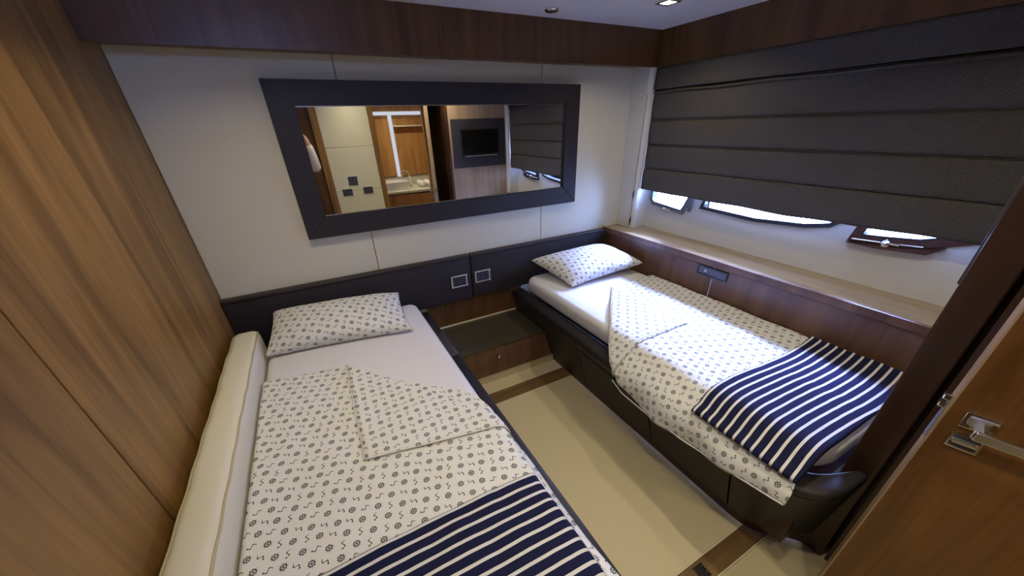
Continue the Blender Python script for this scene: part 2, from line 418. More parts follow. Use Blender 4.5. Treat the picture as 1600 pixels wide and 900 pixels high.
obj('cup', dbox(L-.070, L-.036, .004, .012, .852, .872, .002), 'steel', lp)
kp = obj('lock_plate', dbox(L-.080, L-.028, 0, .006, .778, .820, .0015), 'chrome', d1)
obj('thumb_bar', dbox(L-.074, L-.034, .006, .014, .796, .806, .003), 'steel', kp)
obj('recess', dbox(L-.075, L-.033, .0062, .0068, .784, .795), 'insert', kp)
obj('recess', dbox(L-.075, L-.033, .0062, .0068, .807, .815), 'insert', kp)
obj('latch_tongue', dbox(L, L+.014, -.028, -.010, .884, .898, .002), 'chrome', d1)
obj('latch_tongue', dbox(L, L+.014, -.028, -.010, .862, .874, .002), 'chrome', d1)
obj('latch_plate', dbox(L, L+.002, -.03, -.006, .775, .88), 'steel', d1)

# ------------------------------------------------------------------ ledge and side panel by the far bed
t = thing('window_ledge', (2.56, -.95, .745), 'long pale-topped wooden ledge under the blind along the far bed', 'ledge')
obj('top_board', B(2.445, XR, -1.902, -.002, .756, .774), 'ledge', t)
obj('front_lip', B(2.430, 2.448, -1.902, -.002, .738, .777, bev=.004, seg=3), 'wood_panel', t)
t = thing('side_panel', (2.45, -.95, .40), 'dark walnut panel between the far bed and the ledge', 'panel')
obj('board', B(2.44, 2.455, -.947, -.002, .42, .738), 'wood_panel', t)
obj('board', B(2.44, 2.455, -1.902, -.950, .42, .738), 'wood_panel', t)
t = thing('radio_unit', (2.44, -.943, .70), 'small black slot unit set into the walnut panel over the far bed', 'media unit')
obj('bezel', frame([(-.858, .684), (-1.028, .684), (-1.028, .722), (-.858, .722)], 0, .008, 2.430, 2.442), 'black', t)
fp = obj('face_plate', B(2.434, 2.442, -1.028, -.858, .684, .722, bev=.002), 'insert', t)
for z in (.700, .707): obj('printed_mark', B(2.4332, 2.4340, -.912, -.896, z, z+.0028), 'white', fp)

# ------------------------------------------------------------------ roman blind
t = thing('roman_blind', (2.60, -1.0, 1.05), 'dark charcoal ribbed roman blind hanging over the hull windows', 'blind')
zs = [1.76, 1.645, 1.475, 1.33, 1.185, 1.052]
def blindpanel(k):
    za, zb = zs[k], zs[k+1]
    def f(u, v):
        y = -.168-(1.85-.168+.012)*u; z = za+(zb-za)*v
        wob = .004*nz(y*3, z*3)
        if k == 4: z += (-.012*math.sin(u*math.pi)*v+.006*nz(y*4, 7)*v)
        bul = -.0045*math.sin(v*math.pi)
        x = 2.612+bul+wob
        if k == 0: x = 2.604-.010*v+wob*.4
        elif k == 1: x += .003*(1-v)
        return Vector((x, y, z)), (y, z)
    return f
for k in range(5):
    grid_obj('valance' if k == 0 else 'fabric_panel', blindpanel(k), 60, 8, 'blind', t, .004)
    z = zs[k+1]
    if k < 4:
        pts = [(2.612-(.014 if k == 0 else .003)+.004*nz(y*3, z*3), y, z+(.004 if k == 0 else 0)+.0025*nz(y*5, k)) for y in np.linspace(-.17, -1.86, 50)]
        obj('fold_seam', tube(bmesh.new(), pts, .0045 if k == 0 else .0016, 6), 'blind', t, True)
pts = [(2.606, y, 1.628+.004*nz(y*4, 3)) for y in np.linspace(-.17, -1.86, 50)]
obj('fold_seam', tube(bmesh.new(), pts, .006, 6), 'blind', t, True)
t = thing('blind_cord', (2.566, -.165, .80), 'thin dark blind cord with black toggles on the cream post', 'cord')
obj('cord', tube(bmesh.new(), [(2.564, -.155, 1.62), (2.562, -.150, 1.3), (2.564, -.145, 1.02), (2.560, -.150, .83)], .0013, 5), 'black', t)
obj('toggle', tube(bmesh.new(), [(2.562, -.1505, 1.045), (2.562, -.148, 1.02), (2.562, -.148, .985)], [.003, .007, .003], 8), 'black', t, True)
obj('toggle', tube(bmesh.new(), [(2.560, -.1505, .86), (2.560, -.150, .835), (2.560, -.150, .80)], [.003, .007, .004], 8), 'black', t, True)

# ------------------------------------------------------------------ mirror
t = thing('wall_mirror', (1.29, -.02, 1.0), 'large wall mirror in a wide dark brown leather frame', 'mirror')
ox0, ox1, oz0, oz1 = .460, 2.124, .999, 1.678; ix0, ix1, iz0, iz1 = .566, 2.018, 1.103, 1.579
gp = .0007
def frpiece(pts):
    bm = prism(bmesh.new(), pts, 1, -.001, -.042)
    bmesh.ops.bevel(bm, geom=[e for e in bm.edges if all(v.co.y < -.04 for v in e.verts)], offset=.003, segments=2, affect='EDGES')
    return bm
for pts in ([(ox0, oz1), (ox1, oz1), (ix1+gp, iz1+gp), (ix0-gp, iz1+gp)], [(ox0+gp, oz0), (ox1-gp, oz0), (ix1, iz0), (ix0, iz0)],
            [(ox0-0, oz0+gp), (ix0, iz0+gp), (ix0, iz1-gp), (ox0, oz1-gp)], [(ox1, oz0+gp), (ix1, iz0+gp), (ix1, iz1-gp), (ox1, oz1-gp)]):
    obj('frame_side', frpiece(pts), 'brown', t)
obj('glass', B(ix0-.01, ix1+.01, -.025, -.022, iz0-.01, iz1+.01), 'mirror', t)
for a in ((ix0-.001, ix1+.001, -.028, -.0255, iz0-.001, iz0+.0025), (ix0-.001, ix1+.001, -.028, -.0255, iz1-.0025, iz1+.001)):
    obj('inner_edge', B(*a), 'steel', t)

# ------------------------------------------------------------------ headboards, switches, night shelf
def headboard(x0, x1, lab):
    t = thing('headboard', ((x0+x1)/2, -.02, .47), lab, 'headboard')
    obj('padding', B(x0, x1, -.045, -.001, .470, .752, bev=.007, seg=3), 'brown', t, True)
    obj('top_roll', B(x0, x1, -.050, -.001, .750, .768, bev=.006, seg=3), 'brown_top', t, True)
headboard(.001, 1.311, 'dark brown padded headboard strip behind the near bed')
headboard(1.318, 2.428, 'dark brown padded headboard strip behind the far bed')
def plate(x, z, w, h, y, lab, face=-1, group=None, mat='steel', horizontal=True, bars=2):
    t = thing('switch_plate', (x, y, z), lab, 'switch', group)
    ys = sorted((y, y+face*.004))
    def fb(a0, a1, b0, b1): 
        return B(x+a0, x+a1, ys[0], ys[1], z+b0, z+b1, bev=.001)
    obj('rim', fb(-w/2, w/2, h/2-.007, h/2), mat, t); obj('rim', fb(-w/2, w/2, -h/2, -h/2+.007), mat, t)
    obj('rim', fb(-w/2, -w/2+.008, -h/2+.007, h/2-.007), mat, t); obj('rim', fb(w/2-.012, w/2-.005, -h/2+.007, h/2-.007), mat, t)
    ys2 = sorted((y, y+face*.007))
    n = 3; a = -w/2+.010; wd = (w-.025)/n
    for k in range(n):
        obj('rocker', B(x+a+k*wd+.0008, x+a+(k+1)*wd-.0008, ys2[0], ys2[1], z-h/2+.008, z+h/2-.008, bev=.0015), 'insert', t)
plate(1.229, .606, .112, .078, -.045, 'chrome switch plate on the near bed headboard', mat='rim')
plate(1.394, .609, .112, .078, -.045, 'chrome switch plate on the far bed headboard', mat='rim')
t = thing('night_shelf', (1.3, -.2, 0), 'low built-in walnut drawer shelf between the beds with a dark glass top', 'nightstand')
obj('back_board', B(1.0, 1.70, -.012, -.002, .285, .468), 'wood_dark', t)
obj('back_strip', B(1.0, 1.65, -.020, -.012, .279, .290, bev=.002), 'trim', t)
obj('top', B(1.0, 1.655, -.388, -.014, .262, .279, bev=.003), 'glassdark', t)
obj('carcass', prs([(1.0, .055), (1.722, .055), (1.722, .08), (1.662, .262), (1.0, .262)], -.372, -.016), 'wood_dark', t)
dr = obj('drawer', B(1.00, 1.515, -.384, -.372, .060, .257, bev=.001), 'wood_panel', t)
kn = obj('knob', lathe(bmesh.new(), [(.0, .0), (.009, 0), (.005, -.008), (.004, -.014), (.010, -.020), (.009, -.026), (0, -.028)], (1.315, -.384, .197), 14, 'y'), 'chrome', dr, True)
obj('filler', prs([(1.517, .060), (1.722, .060), (1.722, .078), (1.664, .257), (1.517, .257)], -.384, -.372), 'wood_panel', t)
obj('plinth', B(1.0, 1.752, -.378, -.02, 0.001, .055), 'floor', t)

# ------------------------------------------------------------------ beds
def sweep(path, prof, close=False):
    """path: [(x,y,nx,ny)] with n pointing inward; prof [(offset inward, z)]"""
    bm = bmesh.new(); rows = []
    for (x, y, nx, ny) in path: rows.append([bm.verts.new((x+nx*o, y+ny*o, z)) for o, z in prof])
    n = len(prof)
    for a, b in zip(rows, rows[1:]):
        for k in range(n if close else n-1):
            kk = (k+1) % n; bm.faces.new([a[k], b[k], b[kk], a[kk]])
    if close: bm.faces.new(rows[0]); bm.faces.new(list(reversed(rows[-1])))
    bmesh.ops.recalc_face_normals(bm, faces=bm.faces[:]); return bm
def rpath(y0, y1, arc=None):
    out = [(1.61, y0, 1, 0)] if y0 is not None else []
    if y1 is not None: out.append((1.61, y1, 1, 0))
    if arc:
        top = [(1.61, -1.70), (1.618, -1.78), (1.635, -1.84), (1.657, -1.885), (1.692, -1.922), (1.745, -1.946), (1.81, -1.958), (1.893, -1.963)]
        bot = [(1.722, -1.70), (1.728, -1.755), (1.741, -1.80), (1.76, -1.83), (1.785, -1.857), (1.82, -1.88), (1.855, -1.90), (1.893, -1.925)]
        for k in range(29):
            q = k/4; i0 = min(int(q), 6); f = q-i0; P = []
            for A in (top, bot):
                p0, p1, p2, p3 = [Vector(A[max(0, min(7, i0+d))]) for d in (-1, 0, 1, 2)]
                P.append(.5*((2*p1)+(p2-p0)*f+(2*p0-5*p1+4*p2-p3)*f*f+(3*p1-p0-3*p2+p3)*f**3))
            n = (P[1]-P[0])/.112; out.append((P[0].x, P[0].y, n.x, n.y))
    return out
face = [(.004, .432), (.0, .42), (.112, .075), (.130, .075), (.030, .432)]
def facep(zt, zb, th=.02):
    def off(z): return (.42-z)/(.42-.075)*.112
    return [(off(zt)+.002, zt), (off(zt), zt-.004), (off(zb), zb+.004), (off(zb)+.002, zb), (off(zb)+th, zb), (off(zt)+th, zt)]
t = thing('bed_base', (2.05, -1.0, 0), 'dark brown leather bed base of the far bed with a rounded foot and drawers', 'bed')
cap = [(.002, .418), (-.002, .425), (-.003, .438), (.004, .448), (.018, .452), (.075, .452), (.086, .446), (.088, .418)]
obj('rail', sweep(rpath(-.047, None, True), cap, True), 'brown', t, True)
obj('face_panel', sweep(rpath(-.047, -.776), facep(.416, .075), True), 'brown', t)
obj('face_panel', sweep(rpath(-.780, -1.293), facep(.416, .364), True), 'brown', t)
obj('drawer', sweep(rpath(-.783, -1.290), facep(.355, .075), True), 'brown', t)
obj('drawer', sweep(rpath(-1.298, -1.692), facep(.416, .075), True), 'brown', t)
obj('face_panel', sweep(rpath(None, None, True), facep(.416, .075), True), 'brown', t)
obj('plinth', sweep(rpath(-.03, None, True), [(.145, .002), (.145, .085), (.16, .085), (.16, .002)], True), 'wood_jamb', t)
obj('deck', B(1.74, 2.44, -1.89, -.047, .09, .40), 'wood_jamb', t)
t = thing('bed_base', (.5, -1.0, 0), 'dark brown leather bed base of the near bed by the walnut wall', 'bed')
capL = [(.925, .420), (.925, .446), (.932, .452), (.980, .452), (.992, .448), (.998, .438), (.996, .425)]
obj('rail', prs(capL, -.615, -.047), 'brown', t, True); obj('rail', prs(capL, -2.0, -.619), 'brown', t, True)
obj('rail_joint', B(.924, 1.001, -.6195, -.6145, .425, .4535), 'brown_top', t)
obj('face_panel', prs([(.994, .418), (.992, .424), (.93, .418), (.86, .08), (.880, .075)], -1.99, -.047), 'brown', t)
obj('deck', B(.001, .87, -1.99, -.047, .09, .41), 'wood_jamb', t)
obj('plinth', B(.01, .845, -1.97, -.05, .002, .088), 'wood_jamb', t)

def mattress(x0, x1, y0, y1, z0, z1, lab, foot=.05):
    bm = bmesh.new(); r = .035; rows = []
    prof = [(.012, z0), (.0, z0+.02), (0, z1-r)]+[(r-r*math.cos(a), z1-r+r*math.sin(a)) for a in (.4, .8, 1.2, math.pi/2)]+[(.10, z1+.002), (.2, z1+.004)]
    def outline(o):
        pts = []; n = 10
        for cx, cy, a0, rr in ((x1, y1, 0, .05), (x0, y1, 90, .075), (x0, y0, 180, foot), (x1, y0, 270, .04)):
            sx_ = -1 if cx == x1 else 1; sy_ = -1 if cy == y1 else 1
            rr2 = max(rr-o, .004)
            c = (cx+sx_*max(rr, o+.004), cy+sy_*max(rr, o+.004))
            for k in range(n+1):
                a = math.radians(a0+90*k/n); pts.append((c[0]+rr2*math.cos(a), c[1]+rr2*math.sin(a)))
        return pts
    for o, z in prof: rows.append([bm.verts.new((x, y, z)) for x, y in outline(o)])
    n = len(rows[0])
    for a, b in zip(rows, rows[1:]):
        for k in range(n): bm.faces.new([a[k], a[(k+1) % n], b[(k+1) % n], b[k]])
    bm.faces.new(rows[-1]); bm.faces.new(list(reversed(rows[0])))
    bmesh.ops.recalc_face_normals(bm, faces=bm.faces[:])
    return tag(obj('mattress', bm, 'sheet', None, True), lab, 'mattress')
mattress(.145, .920, -1.96, -.075, .452, .552, 'mattress of the near bed under a plain white fitted sheet')
mattress(1.692, 2.425, -1.885, -.085, .452, .552, 'mattress of the far bed under a plain white fitted sheet', .16)
# bolster cushion against the walnut wall
t = thing('bolster', (.08, -1.05, .46), 'long cream bolster cushion lying between the near bed and the walnut wall', 'cushion')
def bol(u, v):
    y = -.16-1.80*v; a = u*2*math.pi
    hw, hh = .056, .100
    e = .46; cx = math.copysign(abs(math.cos(a))**e, math.cos(a)); cz = math.copysign(abs(math.sin(a))**e, math.sin(a))
    end = min(1, (min(v, 1-v)/.03))**.5 if min(v, 1-v) < .03 else 1
    k = .62+.38*end
    return Vector((.084+cx*hw*k+.0015*nz(y*5, 3), y-.0, .558+cz*(hh*k+.002*nz(y*7, a))+.002*math.sin(y*40))), (u, v)
grid_obj('cover', bol, 40, 120, 'bolster', t)
for v0, s in ((0, 1), (1, 1)):
    bm = bmesh.new(); vs = [bm.verts.new(bol(k/40, v0)[0]) for k in range(40)]; bm.faces.new(vs); obj('end_cap', bm, 'bolster', t)
for uu in (.125, .375):
    pts = []
    for v in np.linspace(.012, .985, 90):
        p = bol(uu, v)[0]; c = Vector((.084, p.y, .558)); pts.append(p+(p-c).normalized()*.0015)
    obj('piping', tube(bmesh.new(), pts, .0036, 6), 'piping', t, True)

# ---- cloth surfaces.  P(s, y): s metres across the bed from its wall side
class Prof:
    def __init__(s, pts, n=400):
        P = []
        for a, b in zip(pts, pts[1:]):
            k = max(2, int(math.dist(a, b)/.004))
            for i in range(k): P.append([a[0]+(b[0]-a[0])*i/k, a[1]+(b[1]-a[1])*i/k])
        P.append(list(pts[-1])); A = np.array(P)
        for _ in range(14): A[1:-1] = (A[:-2]+A[1:-1]*2+A[2:])/4
        s.A = A; s.S = np.concatenate([[0], np.cumsum(np.hypot(*np.diff(A, axis=0).T))])
    def at(s, t):
        x = float(np.interp(t, s.S, s.A[:, 0])); z = float(np.interp(t, s.S, s.A[:, 1])); 
        if t > s.S[-1]: z -= t-s.S[-1]
        return x, z
    def s_of_x(s, x):
        X = s.A[:, 0]; k = int(np.argmin(abs(X-x))); return float(s.S[k])
    def nrm(s, t):
        a = s.at(t-.006); b = s.at(t+.006); d = Vector((b[0]-a[0], b[1]-a[1])).normalized()
        n = Vector((-d.y, d.x)); return n if n.y > 0 or abs(n.y) < .02 and False else -n
PR = Prof([(2.428, .556), (1.735, .556), (1.700, .545), (1.665, .515), (1.615, .478), (1.596, .455), (1.583, .42), (1.578, .25)])
PL = Prof([(.150, .556), (.895, .556), (.922, .545), (.935, .50), (.945, .470), (.962, .460), (1.02, .459)])
def lerp(a, b, t): return a+(b-a)*t
def interp(x, tab):
    xs = [p[0] for p in tab]; ys = [p[1] for p in tab]
    return float(np.interp(x, xs, ys))
def pt(P, s, y, off):
    x, z = P.at(s); a = P.at(s-.01); b = P.at(s+.01)
    d = Vector((b[0]-a[0], 0, b[1]-a[1])).normalized()
    n = Vector((-d.z, 0, d.x)); 
    if n.z < -.2 or (abs(n.z) <= .2 and ((P is PR and n.x > 0) or (P is PL and n.x < 0))): n = -n
    return Vector((x, y, z))+n*off
# near bed printed sheet
def wrk(s, y, k): return .004*nz(s*6, y*6, k)+.0025*nz(s*15, y*11, k+5)+.001*nz(s*40, y*30, k)
edgeL = [(0, -.545), (.32, -.604), (.54, -.863), (.735, -1.044), (.79, -1.21), (.84, -1.26), (.9, -1.27)]
def sheetL(u, v):
    smax = lerp(PL.s_of_x(.955), PL.s_of_x(.985), v)+.006*math.sin(v*9)
    s = smax*u; y0 = interp(s, edgeL); y = lerp(y0, -1.99, v**1.15)
    return pt(PL, s, y, .005+wrk(s, y, 1)+.0015*math.exp(-((y-y0)/.012)**2)), (s, y)
t = thing('printed_sheet', (.55, -1.3, .556), 'white top sheet printed with ship wheels and ropes on the near bed, one corner folded', 'sheet')
grid_obj('cloth', sheetL, 70, 90, 'print', t, .0025)
def tri(P, A, Bp, C, off, name, parent, mat='print', k=3, curl=0.0, rot=1.9):
    bm = bmesh.new(); uvl = bm.loops.layers.uv.new('UVMap'); n = 26; V_ = {}; U = {}
    for i in range(n+1):
        for j in range(n+1-i):
            a, b = i/n, j/n; c = 1-a-b
            s = A[0]*a+Bp[0]*b+C[0]*c; y = A[1]*a+Bp[1]*b+C[1]*c
            V_[i, j] = bm.verts.new(pt(P, s, y, off+wrk(s, y, 1)+.003*max(0, nz(s*14, y*14, k))+curl*max(0, 1-b*6)*a*c*4))
            U[i, j] = (s*math.cos(rot)+y*math.sin(rot), -s*math.sin(rot)+y*math.cos(rot))
    inv = {v: k_ for k_, v in V_.items()}
    for i in range(n):
        for j in range(n-i):
            bm.faces.new([V_[i, j], V_[i+1, j], V_[i, j+1]])
            if j < n-i-1: bm.faces.new([V_[i+1, j], V_[i+1, j+1], V_[i, j+1]])
    for f in bm.faces:
        for l in f.loops: l[uvl].uv = U[inv[l.vert]]
    bmesh.ops.recalc_face_normals(bm, faces=bm.faces[:])
    if sum(f.normal.z for f in bm.faces) < 0: bmesh.ops.reverse_faces(bm, faces=bm.faces[:])
    o = obj(name, bm, mat, parent, True); sm = o.modifiers.new('thick', 'SOLIDIFY'); sm.thickness = .0025; sm.offset = -1
    return o
tri(PL, (.322, -.600), (.320, -1.190), (.825, -1.285), .0125, 'folded_corner', t)
def hem(P, pts, off, parent, r=.0018, mat='print', k=1):
    out = []
    for a, b in zip(pts, pts[1:]):
        for i in range(12):
            s, y = lerp(a[0], b[0], i/12), lerp(a[1], b[1], i/12); out.append(pt(P, s, y, off+wrk(s, y, k)))
    obj('hem', tube(bmesh.new(), out, r, 6), M[mat] if mat in M else mat, parent, True)
hem(PL, [(.322, -.60), (.320, -1.19), (.825, -1.285)], .0125, t, mat='sheet')
# far bed printed sheet
sD = PR.s_of_x(1.60)
edgeR = [(0, -.545), (.355, -.546), (PR.s_of_x(1.74), -.915), (PR.s_of_x(1.68), -.99), (sD, -1.10), (sD+.2, -1.30)]
hemz = [(-1.0, .40), (-1.12, .385), (-1.2, .350), (-1.33, .348), (-1.55, .365), (-1.75, .392), (-1.90, .415)]
def smaxR(y): return sD+(.452-interp(-y, [(-a, b) for a, b in hemz]))
def sheetR(u, v):
    yb = lerp(-1.10, -1.885, v); smax = smaxR(yb)
    s = smax*u; y0 = interp(s, edgeR); y = lerp(y0, -1.850-.032*min(1, max(0, (s-sD+.12)/.12)), v)
    side = max(0, (s-sD)/.1)
    return pt(PR, s, y, .005+wrk(s, y, 2)+side*.010*math.sin(y*22+1)+.0015*math.exp(-((y-y0)/.012)**2)), (s, y)
t = thing('printed_sheet', (2.0, -1.3, .556), 'printed ship-wheel top sheet on the far bed, hanging over its leather rail', 'sheet')
grid_obj('cloth', sheetR, 90, 80, 'print', t, .0025)
def tri2(): pass
tri(PR, (.355, -.543), (PR.s_of_x(2.07), -1.115), (sD+.045, -1.125), .012, 'folded_corner', t, k=7)
hem(PR, [(.355, -.543), (sD+.045, -1.125)], .0125, t, .002, 'sheet', 2)
hem(PR, [(PR.s_of_x(2.07), -1.115), (PR.s_of_x(1.85), -1.10), (sD+.045, -1.125)], .0145, t, .003, 'sheet', 2)
hem(PR, [(smaxR(y)-.002, y) for y in np.linspace(-1.12, -1.885, 12)], .006, t, .0025, 'sheet', 2)

# striped blankets
def blanket(P, s0, s1, y0f, y1f, off, lab, loc, k, droop=0):
    def f(u, v):
        s = lerp(s0, s1, u); y = lerp(y0f(u), y1f(u), v)
        edge = min(u, 1-u, v, 1-v)
        th = .011*min(1, (edge/.02)**.5)
        p = pt(P, s, y, off+th+wrk(s, y, k)*1.1)
        if droop and u > .93: p.x -= 0; p.z += droop*(u-.93)/.07
        if u < .03 and P is PR: p.z += .012*(.03-u)/.03
        yy = y-(y0f(u)-y0f(.5))
        return p, (s, -(yy-y0f(.5))+.0225+0.31)
    t = thing('striped_blanket', loc, lab, 'blanket')
    grid_obj('knit', f, 80, 60, 'stripe', t, .010)
blanket(PR, .015, PR.s_of_x(1.612), lambda u: -1.50-.012*u-.012*math.sin(u*6), lambda u: -1.876, .012,
        'navy blanket with white stripes across the foot of the far bed', (2.05, -1.7, .56), 2, .02)
blanket(PL, .02, PL.s_of_x(.912), lambda u: -1.492+.01*math.sin(u*3.1)+.006*u, lambda u: -1.97, .008,
        'navy blanket with white stripes across the foot of the near bed', (.5, -1.75, .56), 1)

# pillows
def pillow(c, h, lab, loc, seed, hb=.03, rotp=0.0):
    FL, FR, BR, BL = [Vector(p) for p in c]
    n = ((FR-FL).cross(BL-FL)).normalized()
    t = thing('pillow', loc, lab, 'pillow')
    bm = bmesh.new(); uvl = bm.loops.layers.uv.new('UVMap'); N_ = 44; uvs = {}
    W_, D_ = (FR-FL).length, (BL-FL).length
    def P(u, v, side):
        # u,v in -1..1
        uu = u*(1-.045*(1-v*v)); vv = v*(1-.085*(1-u*u))
        a, b = (uu+1)/2, (vv+1)/2
        base = FL*(1-a)*(1-b)+FR*a*(1-b)+BR*a*b+BL*(1-a)*b
        q = max(0, (1-u**2))*max(0, (1-v**2))
        bulge = q**.36
        w = .006*nz(u*2.5, v*2.5, seed)+.004*nz(u*6+3, v*5, seed)*q
        # corner creases
        w += .004*math.sin((u+v)*9+seed)*(abs(u)*abs(v))**3*4*(q > 0)
        return base+n*(side*(h if side > 0 else hb)*bulge+w*(q**.3 if q > 0 else 0))
    LU, LV = {}, {}
    pr_ = [math.sin((i/N_*2-1)*math.pi/2) for i in range(N_+1)]
    for side in (1, -1):
        for D_, fn in ((LU, lambda q: P(q, 0, side)), (LV, lambda q: P(0, q, side))):
            c_ = [0]
            for a_, b_ in zip(pr_, pr_[1:]): c_.append(c_[-1]+(fn(b_)-fn(a_)).length)
            D_[side] = c_
    for side in (1, -1):
        vs = []
        for j in range(N_+1):
            row = []
            for i in range(N_+1):
                u = math.sin((i/N_*2-1)*math.pi/2); v = math.sin((j/N_*2-1)*math.pi/2)
                p = bm.verts.new(P(u, v, side)); uvs[p] = (LU[side][i]+3*side, LV[side][j]+seed); row.append(p)
            vs.append(row)
        for j in range(N_):
            for i in range(N_):
                f = bm.faces.new([vs[j][i], vs[j][i+1], vs[j+1][i+1], vs[j+1][i]])
                for l in f.loops: l[uvl].uv = uvs[l.vert]
    bmesh.ops.remove_doubles(bm, verts=bm.verts, dist=.0003)
    bmesh.ops.recalc_face_normals(bm, faces=bm.faces[:])
    obj('pillowcase', bm, 'print', t, True)
    ed = [FL.lerp(BL, k/20) for k in range(21)]
    return t
pillow([(.150, -.345, .570), (.812, -.458, .574), (.832, -.085, .634), (.200, -.080, .668)], .090,
       'plump white pillow printed with ship wheels at the head of the near bed', (.48, -.27, .556), 1, .03)
pillow([(1.828, -.445, .574), (2.405, -.465, .622), (2.36, -.095, .665), (1.752, -.078, .652)], .085,
       'plump white pillow printed with ship wheels at the head of the far bed', (2.08, -.27, .556), 2, .03)

# ------------------------------------------------------------------ things behind the camera, seen in the mirror
t = thing('television_surround', (2.25, -1.90, 1.07), 'dark leather panel framing the television on the front wall', 'panel')
obj('padding', B(1.945, 2.56, -1.902, -1.888, 1.085, 1.545, bev=.004), 'tvpanel', t)
t = thing('television', (2.25, -1.888, 1.17), 'flat black television on the dark leather panel', 'television')
obj('case', B(2.04, 2.48, -1.888, -1.876, 1.185, 1.45, bev=.004), 'black', t)
obj('screen', B(2.05, 2.47, -1.8765, -1.8752, 1.215, 1.44), 'screen', t)
obj('trim_bar', B(2.07, 2.45, -1.878, -1.872, 1.190, 1.200, bev=.002), 'steel', t)
plate(.98, .965, .125, .11, YF, 'topmost chrome switch plate on the cream wall by the bathroom door', 1, mat='rim')
plate(.895, .845, .13, .09, YF, 'lower chrome switch plate nearer the cabin door on the cream wall', 1, mat='rim')
plate(1.125, .850, .13, .09, YF, 'lower chrome switch plate nearer the bathroom doorway on the cream wall', 1, mat='rim')
# bathroom shell
struct('wall_bathroom_left', B(1.02, 1.06, -3.75, -2.77, 0, ZC), 'wood_bath')
struct('wall_bathroom_right', B(2.30, 2.34, -3.75, -2.77, 0, ZC), 'wood_bath')
struct('wall_bathroom_back', B(1.02, 2.34, -3.80, -3.75, 0, ZC), 'wood_bath')
struct('ceiling_bathroom', B(1.0, 2.4, -3.85, -2.70, ZC, ZC+.05), 'ceil')
struct('wall_bathroom_front', B(2.1, 2.34, -2.77, -2.70, 0, ZC), 'wood_bath')
t = thing('vanity', (1.7, -3.4, 0), 'walnut bathroom vanity with a pale stone top seen in the mirror', 'vanity')
obj('carcass', B(1.10, 2.28, -3.74, -3.13, .05, .69), 'wood_bath', t)
obj('counter', B(1.08, 2.29, -3.745, -3.11, .705, .735, bev=.003), 'counter', t)
obj('backsplash', B(1.08, 2.29, -3.748, -3.728, .735, .86), 'counter', t)
for x0, x1 in ((1.12, 1.66), (1.67, 2.26)):
    d = obj('drawer', B(x0, x1, -3.13, -3.118, .45, .685, bev=.002), 'wood_bath', t)
    obj('knob', lathe(bmesh.new(), [(0, 0), (.006, 0), (.005, .012), (.012, .018), (.010, .026), (0, .028)], ((x0+x1)/2+(.0), -3.118, .62), 12, 'y'), 'chrome', d, True)
t = thing('basin', (1.52, -3.38, .735), 'white rectangular countertop basin on the vanity', 'basin')
bm = bmesh.new()
prism(bm, [(1.30, .735), (1.70, .735), (1.74, .84), (1.725, .84), (1.69, .75), (1.31, .75), (1.275, .84), (1.26, .84)], 1, -3.52, -3.20)
obj('bowl', bm, 'basin', t)
for y in (-3.52, -3.21): obj('bowl_side', prism(bmesh.new(), [(1.30, .735), (1.70, .735), (1.74, .84), (1.26, .84)], 1, y, y+.012), 'basin', t)
t = thing('faucet', (1.80, -3.42, .735), 'tall curved chrome faucet beside the basin', 'faucet')
obj('spout', tube(bmesh.new(), [(1.80, -3.42, .735), (1.80, -3.42, .91)]+[(1.745+.055*math.cos(a), -3.42, .92+.045*math.sin(a)) for a in np.linspace(0, math.pi, 10)]+[(1.69, -3.42, .89)], .011, 10), 'chrome', t, True)
obj('foot', lathe(bmesh.new(), [(.0, 0), (.024, 0), (.024, .012), (0, .014)], (1.80, -3.42, .735), 16), 'chrome', t, True)
for k, x in enumerate((1.95, 2.05)):
    tag(obj('rolled_towel', tube(bmesh.new(), [(x, -3.55, .775+.0*k), (x, -3.52, .778), (x, -3.32, .778), (x, -3.30, .775)], [.02, .04, .04, .02], 14), 'towel', None, True),
        ('rolled white towel next to the faucet', 'rolled white towel near the bathroom wall, beside the other towel')[k], 'towel', 'towels on the vanity')
t = thing('bathroom_cabinet', (1.8, -3.74, .87), 'bathroom mirror cabinet with walnut panels as its reflection, divided by lit white bars', 'cabinet')
obj('door_panel', B(1.42, 1.695, -3.748, -3.71, .87, 1.60), 'wood_bath', t)  # walnut panels stand in for wood reflected in mirror doors
obj('door_panel', B(1.745, 2.25, -3.748, -3.71, .87, 1.60), 'wood_bath', t)
obj('white_bar', B(1.70, 1.74, -3.748, -3.68, .862, 1.64, bev=.003), 'whiteglow', t)  # lit strip: the bar itself emits its white glow
obj('light_bar', B(1.40, 2.27, -3.745, -3.66, 1.642, 1.682, bev=.003), 'whiteglow', t)
obj('shelf', B(1.745, 2.25, -3.71, -3.62, 1.50, 1.515), 'counter', t)
obj('side_rail', B(1.40, 1.44, -3.60, -3.56, .87, 1.62), 'wood_wall', t)

